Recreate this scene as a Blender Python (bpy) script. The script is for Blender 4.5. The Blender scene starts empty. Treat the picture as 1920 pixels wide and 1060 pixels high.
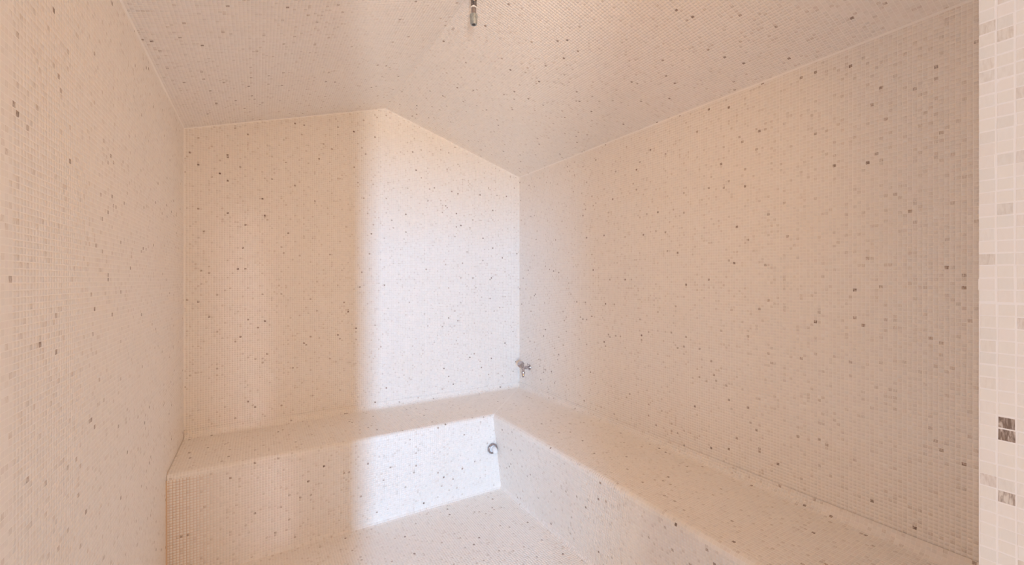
import bpy, bmesh, math, random
import numpy as np
from mathutils import Vector, Matrix

# ------------------------------------------------------------------ camera, light, exposure
SC = bpy.context.scene
COL = SC.collection
VLAMP = 0.135
HC = 1.213                       # eye height above the floor
YAW = math.radians(30.95)
F_PX, CY = 791.2, 524.6
cam_d = bpy.data.cameras.new('camera')
cam = bpy.data.objects.new('camera', cam_d)
COL.objects.link(cam)
cam_d.sensor_fit = 'HORIZONTAL'
cam_d.sensor_width = 36.0
cam_d.lens = 36.0 * F_PX / 1920.0
cam_d.shift_y = (CY - 530.0) / 1920.0
cam_d.clip_start = 0.01
cam.location = (0, 0, HC)
cam.rotation_euler = (math.pi / 2, 0, -YAW)
SC.camera = cam

world = bpy.data.worlds.new('world')
SC.world = world
world.use_nodes = True
bg = world.node_tree.nodes['Background']
bg.inputs['Color'].default_value = (1.0, 0.875, 0.825, 1)
bg.inputs['Strength'].default_value = 1.14


def area_lamp(name, loc, target, sx, sy, power, color, spread=180):
    l = bpy.data.lights.new(name, 'AREA')
    l.shape = 'RECTANGLE'
    l.size, l.size_y = sx, sy
    l.energy = power
    l.color = color
    l.spread = math.radians(spread)
    o = bpy.data.objects.new(name, l)
    COL.objects.link(o)
    o.location = loc
    d = Vector(target) - Vector(loc)
    o.rotation_euler = d.to_track_quat('-Z', 'Y').to_euler()
    return o


# daylight of the room outside, through its tall narrow window behind the doorway: blue sky above, pale ground below
area_lamp('window_sky_light', (-0.54, -1.585, HC + 0.045), (0.75, 2.4, HC + 0.0), 0.09, 0.12, 91.0, (0.03, 0.46, 1.0))
area_lamp('window_ground_light', (-0.54, -1.585, HC - 0.47), (0.75, 2.4, HC - 0.10), 0.09, 0.86, 47.0, (1.0, 0.98, 0.98))
# narrow slit of daylight that comes in from the other side of that room
area_lamp('slit_daylight', (0.93, -2.0, HC - 0.48), (-0.010, 2.6, HC - 0.48), 0.14, 1.55, 0.11, (0.72, 0.88, 1.0), 5)

# added warm fill, unseen above the door opening, brightens the interior
area_lamp('warm_fill_light', (0.60, VLAMP, HC + 0.80), (0.75, 2.6, HC - 0.15), 0.30, 0.12, 3.9, (0.98, 0.51, 0.12), 125)
SC.view_settings.view_transform = 'Standard'
SC.view_settings.look = 'None'
SC.view_settings.gamma = 1.0
SC.view_settings.use_curve_mapping = False
SC.view_settings.exposure = 0.0
SC.cycles.max_bounces = 16
SC.cycles.diffuse_bounces = 14

# ------------------------------------------------------------------ room measures (metres)
UL, UR, UP = -0.316, 1.620, 0.660          # left wall, right wall, ridge
VB, VF0, VF1 = 2.600, 0.111, -0.040        # back wall, inner and outer face of the door wall
ZE, ZP = HC + 0.742, HC + 1.042            # eaves, ridge
ZB = HC - 0.777                            # bench seat
UJ0, UJ1 = -0.135, 0.563                   # door opening
ZD = HC + 0.700                            # door head
UC, VC = 1.1565, 2.1365                    # inner corner of the bench nose
P = 0.0110                                 # mosaic pitch
G = 0.0012                                 # joint width
TH = 0.08
rng = np.random.default_rng(11)


# ------------------------------------------------------------------ materials
def nodes_of(name):
    m = bpy.data.materials.new(name)
    m.use_nodes = True
    nt = m.node_tree
    b = nt.nodes['Principled BSDF']
    return m, nt, b


def N(nt, kind, **kw):
    n = nt.nodes.new(kind)
    for k, v in kw.items():
        setattr(n, k, v)
    return n


def mix_rgb(nt, fac, a, b, blend='MIX'):
    n = N(nt, 'ShaderNodeMix', data_type='RGBA', blend_type=blend)
    for sock, v in ((n.inputs[0], fac), (n.inputs[6], a), (n.inputs[7], b)):
        if hasattr(v, 'is_linked') or hasattr(v, 'links'):
            nt.links.new(v, sock)
        else:
            sock.default_value = v
    return n.outputs[2]


def tile_material():
    m, nt, b = nodes_of('marble_mosaic')
    L = nt.links.new
    tone = N(nt, 'ShaderNodeAttribute', attribute_name='tone')
    hue = N(nt, 'ShaderNodeAttribute', attribute_name='hue')
    geo = N(nt, 'ShaderNodeNewGeometry')
    # cream / pinkish / greyish whites
    r1 = N(nt, 'ShaderNodeValToRGB')
    r1.color_ramp.interpolation = 'LINEAR'
    e = r1.color_ramp.elements
    e[0].position, e[0].color = 0.0, (0.880, 0.828, 0.768, 1)
    e[1].position, e[1].color = 1.0, (0.912, 0.866, 0.815, 1)
    k = e.new(0.35); k.color = (0.900, 0.846, 0.782, 1)
    k = e.new(0.65); k.color = (0.895, 0.832, 0.782, 1)
    k = e.new(0.85); k.color = (0.862, 0.818, 0.764, 1)
    L(hue.outputs['Fac'], r1.inputs[0])
    # darker stones
    r2 = N(nt, 'ShaderNodeValToRGB')
    e = r2.color_ramp.elements
    e[0].position, e[0].color = 0.0, (1, 1, 1, 1)
    e[1].position, e[1].color = 1.0, (0.25, 0.19, 0.16, 1)
    k = e.new(0.3); k.color = (0.83, 0.79, 0.76, 1)
    k = e.new(0.6); k.color = (0.52, 0.44, 0.40, 1)
    # veins: stretched noise, its direction turned tile by tile
    mp = N(nt, 'ShaderNodeMapping')
    L(geo.outputs['Position'], mp.inputs['Vector'])
    rot = N(nt, 'ShaderNodeCombineXYZ')
    mul = N(nt, 'ShaderNodeMath', operation='MULTIPLY')
    mul.inputs[1].default_value = 3.1
    L(hue.outputs['Fac'], mul.inputs[0])
    L(mul.outputs[0], rot.inputs[0]); L(mul.outputs[0], rot.inputs[1]); L(mul.outputs[0], rot.inputs[2])
    L(rot.outputs[0], mp.inputs['Rotation'])
    mp.inputs['Scale'].default_value = (1, 4.5, 1)
    nz = N(nt, 'ShaderNodeTexNoise')
    nz.inputs['Scale'].default_value = 120
    nz.inputs['Detail'].default_value = 3
    nz.inputs['Distortion'].default_value = 0.6
    L(mp.outputs[0], nz.inputs['Vector'])
    vr = N(nt, 'ShaderNodeMapRange')
    vr.inputs['From Min'].default_value = 0.38; vr.inputs['From Max'].default_value = 0.66
    vr.inputs['To Min'].default_value = 0.45; vr.inputs['To Max'].default_value = 1.25
    L(nz.outputs['Fac'], vr.inputs[0])
    t = N(nt, 'ShaderNodeMath', operation='MULTIPLY', use_clamp=True)
    L(tone.outputs['Fac'], t.inputs[0]); L(vr.outputs[0], t.inputs[1])
    L(t.outputs[0], r2.inputs[0])
    c = mix_rgb(nt, 1.0, r1.outputs[0], r2.outputs[0], 'MULTIPLY')
    L(c, b.inputs['Base Color'])
    b.inputs['Roughness'].default_value = 0.42
    b.inputs['Specular IOR Level'].default_value = 0.35
    return m


def grout_material(name, base, stain, amount, box=None):
    m, nt, b = nodes_of(name)
    L = nt.links.new
    geo = N(nt, 'ShaderNodeNewGeometry')
    nz = N(nt, 'ShaderNodeTexNoise')
    nz.inputs['Scale'].default_value = 3.2
    nz.inputs['Detail'].default_value = 5
    L(geo.outputs['Position'], nz.inputs['Vector'])
    mr = N(nt, 'ShaderNodeMapRange')
    mr.inputs['From Min'].default_value = 0.50; mr.inputs['From Max'].default_value = 0.72
    mr.inputs['To Max'].default_value = amount
    L(nz.outputs['Fac'], mr.inputs[0])
    fac = mr.outputs[0]
    if box:                       # iron-stained joints by the end of the bench: stain fades over (u0, u1)
        sx = N(nt, 'ShaderNodeSeparateXYZ')
        L(geo.outputs['Position'], sx.inputs[0])
        m2 = N(nt, 'ShaderNodeMapRange')
        m2.inputs['From Min'].default_value = box[0]; m2.inputs['From Max'].default_value = box[1]
        m2.inputs['To Min'].default_value = 0.8; m2.inputs['To Max'].default_value = 0.0
        L(sx.outputs[0], m2.inputs[0])
        mx = N(nt, 'ShaderNodeMath', operation='MAXIMUM')
        L(fac, mx.inputs[0]); L(m2.outputs[0], mx.inputs[1])
        fac = mx.outputs[0]
    c = mix_rgb(nt, fac, base, stain)
    L(c, b.inputs['Base Color'])
    b.inputs['Roughness'].default_value = 0.85
    n2 = N(nt, 'ShaderNodeTexNoise')
    n2.inputs['Scale'].default_value = 900
    L(geo.outputs['Position'], n2.inputs['Vector'])
    bp = N(nt, 'ShaderNodeBump')
    bp.inputs['Strength'].default_value = 0.2
    bp.inputs['Distance'].default_value = 0.0003
    L(n2.outputs['Fac'], bp.inputs['Height'])
    L(bp.outputs[0], b.inputs['Normal'])
    return m


def metal(name, col, rough, metallic=1.0, spots=0.0):
    m, nt, b = nodes_of(name)
    b.inputs['Metallic'].default_value = metallic
    b.inputs['Roughness'].default_value = rough
    geo = N(nt, 'ShaderNodeNewGeometry')
    nz = N(nt, 'ShaderNodeTexNoise')
    nz.inputs['Scale'].default_value = 160
    nz.inputs['Detail'].default_value = 4
    nt.links.new(geo.outputs['Position'], nz.inputs['Vector'])
    mr = N(nt, 'ShaderNodeMapRange')
    mr.inputs['From Min'].default_value = 0.45; mr.inputs['From Max'].default_value = 0.65
    mr.inputs['To Max'].default_value = spots
    nt.links.new(nz.outputs['Fac'], mr.inputs[0])
    dark = tuple(x * 0.35 for x in col[:3]) + (1,)
    nt.links.new(mix_rgb(nt, mr.outputs[0], col, dark), b.inputs['Base Color'])
    return m


M_TILE = tile_material()
M_GROUT = grout_material('cream_grout', (0.94, 0.895, 0.84, 1), (0.88, 0.77, 0.64, 1), 0.4)
M_GROUT_ST = grout_material('stained_grout', (0.91, 0.85, 0.79, 1), (0.66, 0.43, 0.24, 1), 0.25, (UL + 0.03, UL + 0.19))
M_GROUT_J = grout_material('pink_white_grout', (0.94, 0.89, 0.86, 1), (0.86, 0.77, 0.69, 1), 0.3)
M_CHROME = metal('polished_chrome', (0.62, 0.58, 0.60, 1), 0.14, 1.0, 0.6)
M_COLLAR = metal('brushed_chrome', (0.50, 0.45, 0.46, 1), 0.22, 1.0, 0.5)
M_DARKCHROME = metal('tarnished_chrome', (0.33, 0.30, 0.30, 1), 0.25, 1.0, 0.8)
M_PIPE = metal('dull_steel', (0.42, 0.38, 0.38, 1), 0.32, 1.0, 0.4)
M_COUPLING = metal('limescaled_brass', (0.40, 0.43, 0.43, 1), 0.55, 0.35, 0.45)
M_WHITE = metal('white_plastic', (0.86, 0.84, 0.82, 1), 0.4, 0.0, 0.12)
M_HOLE_SHADE = metal('painted_bore_shade', (0.06, 0.05, 0.045, 1), 0.6, 0.0, 0.2)


# ------------------------------------------------------------------ helpers
def link_mesh(name, me, mat, parent=None):
    o = bpy.data.objects.new(name, me)
    if mat and not me.materials:
        me.materials.append(mat)
    COL.objects.link(o)
    if parent:
        o.parent = parent
    return o


def mesh_from(name, verts, faces, mat, parent=None, smooth=False):
    me = bpy.data.meshes.new(name)
    me.from_pydata([tuple(v) for v in verts], [], faces)
    me.update()
    bm = bmesh.new(); bm.from_mesh(me)
    bmesh.ops.recalc_face_normals(bm, faces=bm.faces)
    bm.to_mesh(me); bm.free()
    if smooth:
        me.polygons.foreach_set('use_smooth', [True] * len(me.polygons))
    return link_mesh(name, me, mat, parent)


def prism(name, pts, vec, mat, parent=None):
    """solid from a planar outline pushed along vec"""
    n = len(pts)
    v = [Vector(p) for p in pts] + [Vector(p) + Vector(vec) for p in pts]
    f = [tuple(range(n)), tuple(range(2 * n - 1, n - 1, -1))]
    f += [(i, (i + 1) % n, n + (i + 1) % n, n + i) for i in range(n)]
    return mesh_from(name, v, f, mat, parent)


def tone_values(n):
    r = rng.random(n)
    t = rng.random(n) ** 2 * 0.10
    t = np.where(r < 0.085, 0.12 + 0.20 * rng.random(n), t)
    t = np.where(r < 0.009, 0.40 + 0.28 * rng.random(n), t)
    t = np.where(r < 0.0022, 0.86 + 0.10 * rng.random(n), t)
    return t


class Tiles:
    """collects the stones of one surface: centre, two half-extents and the normal of each"""

    def __init__(self):
        self.c, self.e, self.d, self.n, self.he, self.hd, self.full = [], [], [], [], [], [], []

    def row(self, origin, e, d, nrm, width, s0, s1, phase=0.0, j=0, sheet=27, seed=0, loose=1.0, pitch=P):
        """one course: along e from s0 to s1, width across d starting at origin"""
        origin, e, d, nrm = (np.array(x, float) for x in (origin, e, d, nrm))
        if s1 - s0 < 0.003:
            return
        k0, k1 = math.floor((s0 - phase) / pitch), math.ceil((s1 - phase) / pitch)
        k = np.arange(k0, k1)
        a = np.maximum(phase + k * pitch, s0) + G / 2
        b = np.minimum(phase + (k + 1) * pitch, s1) - G / 2
        ok = (b - a) > 0.0022
        k, a, b = k[ok], a[ok], b[ok]
        n = len(k)
        if not n:
            return
        full = (b - a) > pitch - G - 1e-5
        # sheets of stones are a hair out of line with each other
        sh = ((k // sheet) * 7919 + (j // sheet) * 104729 + seed * 31) % 9973
        ofe = (np.modf(np.sin(sh * 12.9898) * 43758.5453)[0]) * 0.00045 * loose * full
        ofd = (np.modf(np.sin(sh * 78.233) * 12543.123)[0]) * 0.00045 * loose
        a = a + ofe + rng.normal(0, 0.00010, n) * loose
        b = b + ofe + rng.normal(0, 0.00010, n) * loose
        c = origin + np.outer((a + b) / 2, e) + np.outer(np.full(n, width / 2) + ofd + rng.normal(0, 0.0001, n) * loose, d)
        self.c.append(c); self.he.append((b - a) / 2)
        self.hd.append(np.full(n, (width - G) / 2) + rng.normal(0, 0.00008, n) * loose)
        self.e.append(np.tile(e, (n, 1))); self.d.append(np.tile(d, (n, 1))); self.n.append(np.tile(nrm, (n, 1)))
        self.full.append(full)

    def pack(self):
        for k in 'c e d n he hd full'.split():
            setattr(self, k, np.concatenate(getattr(self, k)))
        m = len(self.he)
        # small tilt of every stone
        ta, tb = rng.normal(0, 0.008, m), rng.normal(0, 0.008, m)
        n2 = self.n + self.e * ta[:, None] + self.d * tb[:, None]
        self.n2 = n2 / np.linalg.norm(n2, axis=1)[:, None]
        self.tone, self.hue = tone_values(m), rng.random(m)


ARC_IN, RISE, SINK = 0.00030, 0.00012, 0.0004
sa, ca = math.sin(YAW), math.cos(YAW)


def shown_size(T):
    """how large each stone shows in the photograph (0 where it is out of the frame)"""
    def pr(p):
        X = p[:, 0] * ca - p[:, 1] * sa
        Y = p[:, 0] * sa + p[:, 1] * ca
        Y = np.where(Y < 0.05, np.nan, Y)
        return np.stack([960 + F_PX * X / Y, CY - F_PX * (p[:, 2] - HC) / Y], 1)
    q = pr(T.c)
    qe = pr(T.c + T.e * P) - q
    qd = pr(T.c + T.d * P) - q
    area = np.abs(qe[:, 0] * qd[:, 1] - qe[:, 1] * qd[:, 0])
    view = np.array([0, 0, HC]) - T.c
    front = (view * T.n).sum(1) > 0
    inside = (q[:, 0] > -6) & (q[:, 0] < 1926) & (q[:, 1] > -6) & (q[:, 1] < 1066) & front & T.full
    return np.where(inside, np.sqrt(np.nan_to_num(area)), 0.0), q


VARIANTS = None


def variants():
    """single stones: unit tile meshes shared by all the loose ones, one per shade"""
    global VARIANTS
    if VARIANTS:
        return VARIANTS
    VARIANTS = []
    tones = [0.01, 0.02, 0.04, 0.05, 0.08, 0.10, 0.03, 0.12, 0.06, 0.02, 0.20, 0.28, 0.35, 0.50, 0.62, 0.72, 0.95, 1.0]
    for i, t in enumerate(tones):
        for h in (0.06, 0.22, 0.38, 0.52, 0.66, 0.83, 0.97):
            me = bpy.data.meshes.new('tile')
            k = 1 - ARC_IN / (P / 2 - G / 2)
            v = [(-1, -1, -SINK), (1, -1, -SINK), (1, 1, -SINK), (-1, 1, -SINK),
                 (-1, -1, RISE * 0.5), (1, -1, RISE * 0.5), (1, 1, RISE * 0.5), (-1, 1, RISE * 0.5),
                 (-k, -k, RISE), (k, -k, RISE), (k, k, RISE), (-k, k, RISE)]
            f = [(3, 2, 1, 0), (8, 9, 10, 11)]
            for a in range(4):
                b = (a + 1) % 4
                f += [(a, b, b + 4, a + 4), (a + 4, b + 4, b + 8, a + 8)]
            me.from_pydata(v, [], f)
            for nm, val in (('tone', t), ('hue', h)):
                at = me.attributes.new(nm, 'FLOAT', 'FACE')
                at.data.foreach_set('value', np.full(len(f), val, np.float32))
            me.materials.append(M_TILE)
            VARIANTS.append((t, h, me))
    return VARIANTS


def lay(T, parent, most=300, least=6.8):
    T.pack()
    m = len(T.he)
    size, q = shown_size(T)
    order = np.argsort(-size)
    single = order[:most]
    single = single[size[single] >= least]
    V = variants()
    vt = np.array([v[0] for v in V]); vh = np.array([v[1] for v in V])
    for i in single:
        k = int(np.argmin(np.abs(vt - T.tone[i]) * 8 + np.abs(vh - T.hue[i])))
        o = bpy.data.objects.new('tile', V[k][2])
        n = T.n2[i]; d = np.cross(n, T.e[i]); e = np.cross(d, n)
        e *= T.he[i]; d *= T.hd[i]
        c = T.c[i]
        o.matrix_local = Matrix(((e[0], d[0], n[0], c[0]), (e[1], d[1], n[1], c[1]), (e[2], d[2], n[2], c[2]), (0, 0, 0, 1)))
        COL.objects.link(o)
        o.parent = parent
    keep = np.ones(m, bool); keep[single] = False
    idx = np.nonzero(keep)[0]
    n = len(idx)
    if not n:
        return
    c, e0, nn = T.c[idx], T.e[idx], T.n2[idx]
    d = np.cross(nn, e0)
    e = np.cross(d, nn)
    he, hd = T.he[idx][:, None], T.hd[idx][:, None]
    vs = np.empty((n, 8, 3))
    for k, (x, y) in enumerate(((-1, -1), (1, -1), (1, 1), (-1, 1))):
        vs[:, k] = c + e * he * x + d * hd * y - nn * SINK
        vs[:, k + 4] = c + e * (he - ARC_IN) * x + d * (hd - ARC_IN) * y + nn * RISE
    quad = np.array([[4, 5, 6, 7], [0, 1, 5, 4], [1, 2, 6, 5], [2, 3, 7, 6], [3, 0, 4, 7]])
    loops = (quad[None] + (np.arange(n) * 8)[:, None, None]).reshape(-1).astype(np.int32)
    me = bpy.data.meshes.new('mosaic')
    me.vertices.add(n * 8)
    me.vertices.foreach_set('co', vs.reshape(-1).astype(np.float32))
    me.loops.add(n * 20)
    me.loops.foreach_set('vertex_index', loops)
    me.polygons.add(n * 5)
    me.polygons.foreach_set('loop_start', np.arange(0, n * 20, 4, dtype=np.int32))
    me.update(calc_edges=True)
    for nm, val in (('tone', T.tone[idx]), ('hue', T.hue[idx])):
        at = me.attributes.new(nm, 'FLOAT', 'FACE')
        at.data.foreach_set('value', np.repeat(val, 5).astype(np.float32))
    o = link_mesh('mosaic', me, M_TILE, parent)
    o['kind'] = 'stuff'
    print('mosaic', parent.name, 'single', len(single), 'rest', n, 'largest', round(float(size.max()), 1))


def structure(o):
    o['kind'] = 'structure'
    return o


# ------------------------------------------------------------------ the shell (grout bed of every surface)
E = 0.02
wall_left = structure(prism('wall_left', [(UL, VF1, -TH), (UL, VB + E, -TH), (UL, VB + E, ZE + 0.03), (UL, VF1, ZE + 0.03)], (-TH, 0, 0), M_GROUT))
wall_right = structure(prism('wall_right', [(UR, VF1, -TH), (UR, VB + E, -TH), (UR, VB + E, ZE + 0.03), (UR, VF1, ZE + 0.03)], (TH, 0, 0), M_GROUT))
wall_back = structure(prism('wall_back', [(UL, VB, -TH), (UR, VB, -TH), (UR, VB, ZE + .01), (UP, VB, ZP + .01), (UL, VB, ZE + .01)], (0, TH, 0), M_GROUT))
floor = structure(prism('floor', [(UL, VF1, 0), (UR, VF1, 0), (UR, VB, 0), (UL, VB, 0)], (0, 0, -TH), M_GROUT))
ceiling = structure(mesh_from('ceiling',
    [(x, y, z + dz) for dz in (0, TH) for y in (VF1, VB + TH) for x, z in ((UL - TH, ZE - TH * (ZP - ZE) / (UP - UL)), (UP, ZP), (UR + TH, ZE - TH * (ZP - ZE) / (UR - UP)))],
    [(0, 1, 4, 3), (1, 2, 5, 4), (6, 7, 10, 9), (7, 8, 11, 10), (0, 1, 7, 6), (1, 2, 8, 7), (3, 4, 10, 9), (4, 5, 11, 10), (0, 3, 9, 6), (2, 5, 11, 8)], M_GROUT))
# door wall: two piers and the head over the opening, one outline
wall_front = structure(prism('wall_front',
    [(UL, VF1, 0), (UJ0, VF1, 0), (UJ0, VF1, ZD), (UJ1, VF1, ZD), (UJ1, VF1, 0), (UR, VF1, 0), (UR, VF1, ZE + .01), (UP, VF1, ZP + .01), (UL, VF1, ZE + .01)],
    (0, VF0 - VF1, 0), M_GROUT_J))

# grout beads that close the inner edges of the room
def bead(n, p, q, a, b, w=0.0045):
    """triangular bead from p to q; a and b point away from the edge along the two faces"""
    p, q, a, b = Vector(p), Vector(q), Vector(a).normalized() * w, Vector(b).normalized() * w
    k = -(a + b) * 0.12
    structure(prism('trim_%d' % n, [p + k, p + a, p + b], q - p, M_GROUT))


sl = Vector((UP - UL, 0, ZP - ZE)); sr = Vector((UP - UR, 0, ZP - ZE))
bead(1, (UL, VF0, ZE), (UL, VB, ZE), (0, 0, -1), sl)
bead(2, (UR, VF0, ZE), (UR, VB, ZE), (0, 0, -1), sr)
bead(3, (UL, VB, ZE), (UP, VB, ZP), (0, -1, 0), (0, 0, -1))
bead(4, (UR, VB, ZE), (UP, VB, ZP), (0, -1, 0), (0, 0, -1))
bead(5, (UL, VB, ZB + 0.04), (UL, VB, ZE), (1, 0, 0), (0, -1, 0), 0.0035)
bead(6, (UR, VB, ZB + 0.04), (UR, VB, ZE), (-1, 0, 0), (0, -1, 0), 0.003)

# made-up surround behind the camera, added to block and trim the daylight beam
wf = bpy.data.meshes.new('light_baffle_1')
bm = bmesh.new()
for (x0, x1, za, zb) in ((-0.190, -0.08, 0.52, 2.5), (-0.84, -0.73, 0.0, 2.5), (-0.73, -0.190, HC + 0.12, 2.5), (-0.73, -0.190, 0.0, 0.10)):
    r = bmesh.ops.create_cube(bm, size=1.0)
    for v in r['verts']:
        v.co = Vector(((x0 + x1) / 2 + v.co.x * (x1 - x0), -1.0 + v.co.y * 0.06, (za + zb) / 2 + v.co.z * (zb - za)))
bm.to_mesh(wf); bm.free()
structure(link_mesh('light_baffle_1', wf, M_WHITE))

# ------------------------------------------------------------------ stones on the walls
CV = 0.0345                                # cove radius behind the seat
zw0 = ZB + CV
rows_up = lambda z0, z1, p=P: int(math.floor((z1 - z0) / p))


def wall_rows(T, z0, z1, spans, origin, e, nrm, seed):
    """courses from z0 to z1 (anchored to zw0 so the walls line up)"""
    j = math.floor((z0 - zw0) / P)
    while True:
        a = max(zw0 + j * P, z0)
        b = min(zw0 + (j + 1) * P, z1)
        if a >= z1:
            break
        if b - a > 0.003:
            for s0, s1 in spans((a + b) / 2, b):
                T.row((origin[0], origin[1], a), e, (0, 0, 1), nrm, b - a, s0, s1, 0.0, j + 5000, seed=seed)
        j += 1


T = Tiles()
wall_rows(T, 0.0, ZE, lambda z, zt: [(VF1, VC if z < ZB + 0.005 else VB)], (UL, 0), (0, 1, 0), (1, 0, 0), 1)
lay(T, wall_left)

T = Tiles()
wall_rows(T, zw0, ZE, lambda z, zt: [(-VB, -VF0)], (UR, 0), (0, -1, 0), (-1, 0, 0), 2)
lay(T, wall_right)


def back_span(z, zt):
    if zt <= ZE:
        return [(UL, UR)]
    k = (zt - ZE) / (ZP - ZE)
    return [(UL + k * (UP - UL), UR + k * (UP - UR))] if k < 1 else []


T = Tiles()
wall_rows(T, zw0, ZP, back_span, (0, VB), (1, 0, 0), (0, -1, 0), 3)
lay(T, wall_back)

T = Tiles()
for (u0, u1, sgn, seed) in ((UL, UP, 1, 4), (UR, UP, -1, 5)):
    ln = math.hypot(u1 - u0, ZP - ZE)
    d = np.array([(u1 - u0) / ln, 0, (ZP - ZE) / ln])
    e = np.array([0, 1.0, 0])
    nrm = np.array([(ZP - ZE) / ln * sgn, 0, -abs(u1 - u0) / ln])
    if np.dot(np.cross(e, d), nrm) < 0:
        e = -e
    s0, s1 = sorted((e[1] * VF0, e[1] * VB))
    nrow = round(ln / P)
    w = ln / nrow
    for j in range(nrow):
        T.row(np.array([u0, 0, ZE]) + d * j * w, e, d, nrm, w, s0, s1, 0.0, j, seed=seed)
lay(T, ceiling)

T = Tiles()
fl_u1, fl_v1 = UC + 0.032, VC - 0.014
j = math.floor((VF1 - VC) / P)
while VC + j * P < fl_v1:
    a, b = max(VF1, VC + j * P), min(fl_v1, VC + (j + 1) * P)
    if b - a > 0.003:
        T.row((0, a, 0), (1, 0, 0), (0, 1, 0), (0, 0, 1), b - a, UL, fl_u1, UC, j + 5000, seed=6)
    j += 1
lay(T, floor)

# doorway reveal on the right and the two other reveals
T = Tiles()
for (uu, nrm, e, s0, s1, sd) in ((UJ1, (-1, 0, 0), (0, -1, 0), -VF0, -VF1, 7), (UJ0, (1, 0, 0), (0, 1, 0), VF1, VF0, 8)):
    ph = -VF0 if sd == 7 else VF0
    for j in range(int(ZD / P)):
        T.row((uu, 0, 0.004 + j * P), e, (0, 0, 1), nrm, P, s0, s1, ph, j, seed=sd, loose=1.5)
for j in range(int((VF0 - VF1) / P)):
    T.row((0, VF0 - j * P, ZD), (1, 0, 0), (0, -1, 0), (0, 0, -1), P, UJ0, UJ1, 0, j, seed=9)
# inner face of the door wall
for j in range(int(ZE / P)):
    z = j * P
    spans = [(-UJ0, -UL), (-UR, -UJ1)] if z < ZD else [(-UR, -UL)]
    for s0, s1 in spans:
        if z < ZB and s0 == -UR:
            s0 = -UC
        T.row((0, VF0, z), (-1, 0, 0), (0, 0, 1), (0, 1, 0), P, s0, s1, 0, j, seed=10)
lay(T, wall_front)

# ------------------------------------------------------------------ the corner bench
DEPTH = 0.4635
GAP = 0.002                                   # movement joint between bench and walls
NR = 0.022
prof = []                                     # (a, b, z): a, b towards the room from the nose line, back run and right run
for i in range(6):                            # cove up the wall
    t = i / 5 * math.pi / 2
    prof.append((-DEPTH + GAP + (CV - GAP) * (1 - math.cos(t)),) * 2 + (ZB + CV - CV * math.sin(t),))
for i in range(1, 38):
    prof.append((-DEPTH + CV + i * P,) * 2 + (ZB,))
for i in range(1, 4):                         # rounded nose
    t = i / 3 * math.pi / 2
    prof.append((-NR + NR * math.sin(t),) * 2 + (ZB - NR + NR * math.cos(t),))
n_seat = len(prof) - 1
a0, _, z0 = prof[-1]
BT, BTR, CR = 0.006, 0.052, 0.020             # batter of the two risers, cove at their foot
for i in range(1, 37):
    k = i / 36
    prof.append((a0 - BT * k, a0 - BTR * k, z0 + (CR - z0) * k))
for i in range(1, 4):
    t = i / 3 * math.pi / 2
    dx = CR - CR * math.cos(t)
    prof.append((-BT + dx, -BTR + dx, CR - CR * math.sin(t)))

bench = bpy.data.objects.new('corner_bench', None)
COL.objects.link(bench)
bench.location = (UR, VB, 0)
bench['label'] = 'built-in L-shaped corner bench covered in small cream mosaic tiles'
bench['category'] = 'bench'
bpy.context.view_layer.update()


def bench_part(name, pts, close, mat):
    """mitred solid: the outline runs along the back wall, turns the corner and runs along the right wall"""
    outline = pts + close
    n = len(outline)
    v = []
    for (a, b, z) in outline:
        v.append((UL + GAP, VC - a, z))
    for (a, b, z) in outline:
        v.append((UC - b, VC - a, z))
    for (a, b, z) in outline:
        v.append((UC - b, VF0 + GAP, z))
    f = [tuple(range(n)), tuple(range(2 * n, 3 * n))]
    for s in (0, n):
        f += [(s + i, s + (i + 1) % n, s + n + (i + 1) % n, s + n + i) for i in range(n)]
    v = [(x - UR, y - VB, z) for x, y, z in v]
    return mesh_from(name, v, f, mat, bench)


seat_pts = prof[:n_seat + 1]
ris_pts = prof[n_seat:]
seat = bench_part('seat', seat_pts, [(-0.08, -0.08, ZB - NR), (-DEPTH + GAP, -DEPTH + GAP, ZB - NR)], M_GROUT)
riser = bench_part('riser', ris_pts, [(-BTR - 0.04, -BTR - 0.04, 0.0), (-BTR - 0.04, -BTR - 0.04, ZB - NR)], M_GROUT_ST)
for part, pts in ((seat, seat_pts), (riser, ris_pts)):
    T = Tiles()
    for j in range(len(pts) - 1):
        (a1, b1, z1), (a2, b2, z2) = pts[j], pts[j + 1]
        am, bm_ = max(a1, a2), max(b1, b2)
        w = math.hypot(a2 - a1, z2 - z1)
        da, dz = (a2 - a1) / w, (z2 - z1) / w
        # along the back wall
        T.row((0, VC - a1, z1), (-1, 0, 0), (0, -da, dz), (0, dz, da), w, -(UC - bm_), -UL - GAP, -UC, j, seed=12, loose=0.7)
        w = math.hypot(b2 - b1, z2 - z1)
        da, dz = (b2 - b1) / w, (z2 - z1) / w
        T.row((UC - b1, 0, z1), (0, 1, 0), (-da, 0, dz), (dz, 0, da), w, VF0 + GAP, VC - am, VC, j, seed=13, loose=0.7)
    # the holder empty of the bench stands at the corner: keep world placement
    n_before = set(COL.objects)
    lay(T, part)
    for o in set(COL.objects) - n_before:
        if o.name.startswith('tile'):
            o.location = o.location - Vector((UR, VB, 0))
        else:
            o.location = (-UR, -VB, 0)


# stained grout fillet where the bench front meets the left wall
structure(prism('trim_7', [(UL - 0.0002, VC - 0.0045, 0), (UL + 0.0045, VC + 0.0005, 0), (UL - 0.0002, VC + 0.012, 0)], (0, 0, ZB - NR), M_GROUT_ST))

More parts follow.
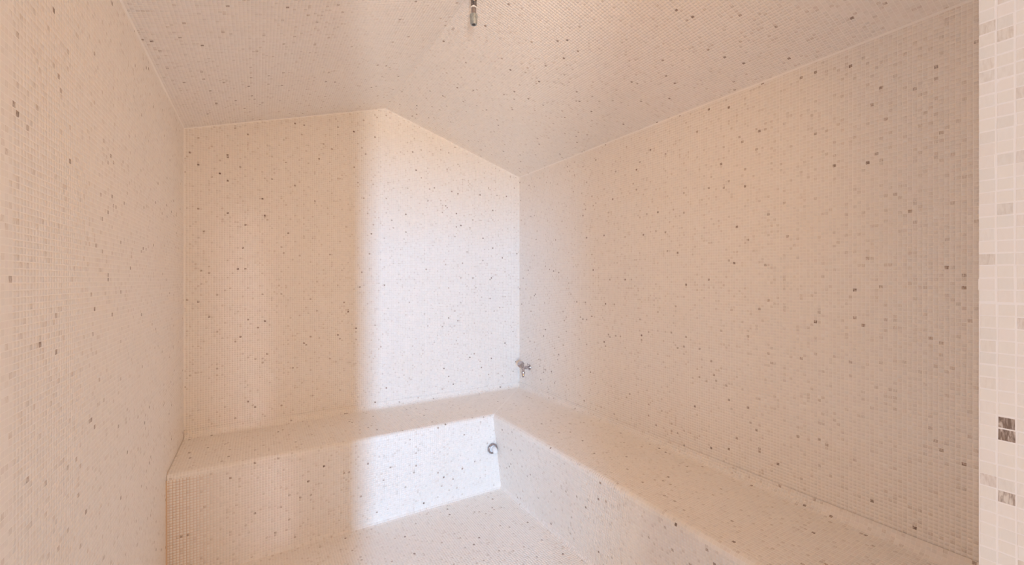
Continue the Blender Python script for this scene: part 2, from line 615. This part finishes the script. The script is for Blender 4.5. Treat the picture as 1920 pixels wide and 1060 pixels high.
# ------------------------------------------------------------------ turned shapes for the fittings
def lathe(name, profile, mat, parent, origin=(0, 0, 0), axis=(0, 0, 1), seg=28, smooth=True, flat=0):
    """profile: (radius, height) pairs turned round axis; flat = polygon sides instead of round"""
    axis = Vector(axis).normalized()
    q = axis.to_track_quat('Z', 'Y')
    seg = flat or seg
    v, f = [], []
    for (r, h) in profile:
        for k in range(seg):
            t = 2 * math.pi * k / seg
            v.append(Vector(origin) + q @ Vector((r * math.cos(t), r * math.sin(t), h)))
    m = len(profile)
    for i in range(m - 1):
        for k in range(seg):
            k2 = (k + 1) % seg
            f.append((i * seg + k, i * seg + k2, (i + 1) * seg + k2, (i + 1) * seg + k))
    f.append(tuple(range(seg - 1, -1, -1)))
    f.append(tuple((m - 1) * seg + k for k in range(seg)))
    o = mesh_from(name, v, f, mat, parent, smooth=smooth and not flat)
    if smooth and not flat:
        me = o.data
        bm = bmesh.new(); bm.from_mesh(me)
        for e in bm.edges:
            if len(e.link_faces) == 2 and e.calc_face_angle(0) > 0.6:
                e.smooth = False
        bm.to_mesh(me); bm.free()
    return o


def holder(name, loc, label, cat):
    o = bpy.data.objects.new(name, None)
    COL.objects.link(o)
    o.location = loc
    o['label'] = label
    o['category'] = cat
    return o


# wall tap on the right wall by the corner; the wall is at local x = 0, the room at -x
tap = holder('wall_tap', (UR - 0.0008, 2.466, HC - 0.612), 'small chrome tap on the right wall just above the bench corner', 'tap')
lathe('flange', [(0.021, 0.0), (0.0215, 0.003), (0.019, 0.007), (0.012, 0.010), (0.0095, 0.012)], M_CHROME, tap, (0, 0, 0), (-1, 0, 0))
lathe('inlet_pipe', [(0.0078, 0.008), (0.0078, 0.020), (0.0095, 0.021), (0.0095, 0.026), (0.0075, 0.027), (0.0075, 0.042)], M_CHROME, tap, (0, 0, 0), (-1, 0, 0))
lathe('nut', [(0.0125, 0.022), (0.0130, 0.024), (0.0130, 0.030), (0.0125, 0.032)], M_CHROME, tap, (0, 0, 0), (-1, 0, 0), flat=6)
lathe('body', [(0.0070, -0.026), (0.0095, -0.018), (0.0125, -0.008), (0.0130, 0.0), (0.0115, 0.009), (0.006, 0.014)], M_CHROME, tap, (-0.050, 0, 0), (0, 0, 1))
ax = (-0.62, -0.12, 0.78)
lathe('bonnet', [(0.0100, 0.004), (0.0110, 0.010), (0.0130, 0.011), (0.0130, 0.017), (0.0090, 0.018), (0.0075, 0.022)], M_CHROME, tap, (-0.050, 0, 0.0), ax)
hd = lathe('handle', [(0.0120, 0.020), (0.0180, 0.021), (0.0205, 0.025), (0.0200, 0.033), (0.0205, 0.046), (0.0180, 0.051), (0.0100, 0.053), (0.004, 0.0535)], M_CHROME, tap, (-0.050, 0, 0.0), ax)
for k in range(8):                              # finger ribs round the handle
    t = 2 * math.pi * k / 8
    q = Vector(ax).normalized().to_track_quat('Z', 'Y')
    p = Vector((-0.050, 0, 0)) + q @ Vector((0.0203 * math.cos(t), 0.0203 * math.sin(t), 0))
    rib = lathe('rib', [(0.0018, 0.0255), (0.0034, 0.027), (0.0034, 0.045), (0.0018, 0.0475)], M_CHROME, hd, p, ax, seg=8)
sp = lathe('spout', [(0.0085, -0.012), (0.0085, -0.026), (0.0125, -0.0265), (0.0135, -0.031), (0.0135, -0.038), (0.0110, -0.040)], M_CHROME, tap, (-0.050, 0, 0), (0, 0, 1))
lathe('hose_tail', [(0.0085, -0.039), (0.0100, -0.043), (0.0078, -0.047), (0.0090, -0.050), (0.0072, -0.054), (0.0082, -0.057), (0.0068, -0.061)], M_CHROME, tap, (-0.050, 0, 0), (0, 0, 1))
lathe('spout_opening', [(0.0070, -0.0611), (0.0074, -0.0635), (0.0056, -0.0642)], M_DARKCHROME, tap, (-0.050, 0, 0), (0, 0, 1))

# steam outlet low on the bench front, tight in its inner corner
oz = HC - 0.969
oa = BT * (ZB - NR - oz) / (ZB - NR - CR)
outlet = holder('steam_outlet', (UC - 0.0080, VC + oa - 0.0045, oz), 'round chrome collar with a white nozzle low in the inner corner of the bench front', 'pipe outlet')
oax = Vector((0, -1, 0))
cv_, cf_ = [], []
prof_ring = [(0.0215, -0.001), (0.0295, -0.001), (0.0300, 0.004), (0.0275, 0.010), (0.0240, 0.012), (0.0205, 0.010), (0.0195, 0.001)]
seg = 40
q = oax.to_track_quat('Z', 'Y')
for (r, h) in prof_ring:
    for k in range(seg):
        t = 2 * math.pi * k / seg
        cv_.append(q @ Vector((r * math.cos(t), r * math.sin(t), h)))
m_ = len(prof_ring)
for i in range(m_):
    for k in range(seg):
        cf_.append((i * seg + k, i * seg + (k + 1) % seg, ((i + 1) % m_) * seg + (k + 1) % seg, ((i + 1) % m_) * seg + k))
mesh_from('collar', cv_, cf_, M_COLLAR, outlet, smooth=True)
lathe('plate', [(0.0200, -0.003), (0.0200, 0.004), (0.0170, 0.005)], M_WHITE, outlet, (0, 0, 0), oax)
# nozzle: a short pipe that bends downwards
path, rad = [], []
for i in range(9):
    t = i / 8 * math.radians(70)
    path.append(Vector((0.007, -0.002 - 0.026 * math.sin(t), -0.022 + 0.026 * math.cos(t) - 0.006)))
    rad.append(0.0165 - 0.0030 * i / 8)
v, f = [], []
sg = 20
for i, p in enumerate(path):
    tdir = (path[min(i + 1, 8)] - path[max(i - 1, 0)]).normalized()
    qq = tdir.to_track_quat('Z', 'X')
    for k in range(sg):
        t = 2 * math.pi * k / sg
        v.append(p + qq @ Vector((rad[i] * math.cos(t), rad[i] * math.sin(t), 0)))
for i in range(8):
    for k in range(sg):
        f.append((i * sg + k, i * sg + (k + 1) % sg, (i + 1) * sg + (k + 1) % sg, (i + 1) * sg + k))
f.append(tuple(range(sg - 1, -1, -1)))
f.append(tuple(8 * sg + k for k in range(sg)))
mesh_from('nozzle', v, f, M_WHITE, outlet, smooth=True)

# pipe end hanging from the ridge of the ceiling
PV = 1.367
pz = ZP - 0.004
pipe = holder('ceiling_pipe', (UP, PV, pz), 'short metal pipe end with a grey coupling hanging from the ceiling ridge', 'pipe')
bot = HC + 0.914 - pz                          # lower end, local z
lathe('ceiling_cup', [(0.026, 0.0), (0.027, -0.006), (0.022, -0.016), (0.012, -0.020)], M_DARKCHROME, pipe)
lathe('swivel_joint', [(0.0095, -0.018), (0.0110, -0.022), (0.0110, -0.040), (0.0092, -0.043), (0.0106, -0.046), (0.0106, -0.056), (0.0112, bot + 0.064), (0.0100, bot + 0.062)], M_DARKCHROME, pipe)
lathe('gasket_ring', [(0.0100, bot + 0.063), (0.0116, bot + 0.062), (0.0118, bot + 0.060), (0.0100, bot + 0.0585)], M_WHITE, pipe)
lathe('pipe_nipple', [(0.0088, bot + 0.060), (0.0088, bot + 0.032)], M_PIPE, pipe)
cp = lathe('coupling', [(0.0092, bot + 0.036), (0.0125, bot + 0.0355), (0.0130, bot + 0.033), (0.0130, bot + 0.022), (0.0122, bot + 0.020), (0.0122, bot + 0.004), (0.0105, bot), (0.0065, bot)], M_COUPLING, pipe)
for k in range(12):                            # grip ribs of the coupling's collar
    t = 2 * math.pi * k / 12
    lathe('grip_rib', [(0.0010, bot + 0.0225), (0.0016, bot + 0.024), (0.0016, bot + 0.032), (0.0010, bot + 0.0335)], M_COUPLING, cp,
          (0.0128 * math.cos(t), 0.0128 * math.sin(t), 0), (0, 0, 1), seg=6)
lathe('bore_shade_disc', [(0.0064, bot + 0.002), (0.0064, bot - 0.0004)], M_HOLE_SHADE, pipe)  # solid dark disc, the shade inside the hole is painted in its colour
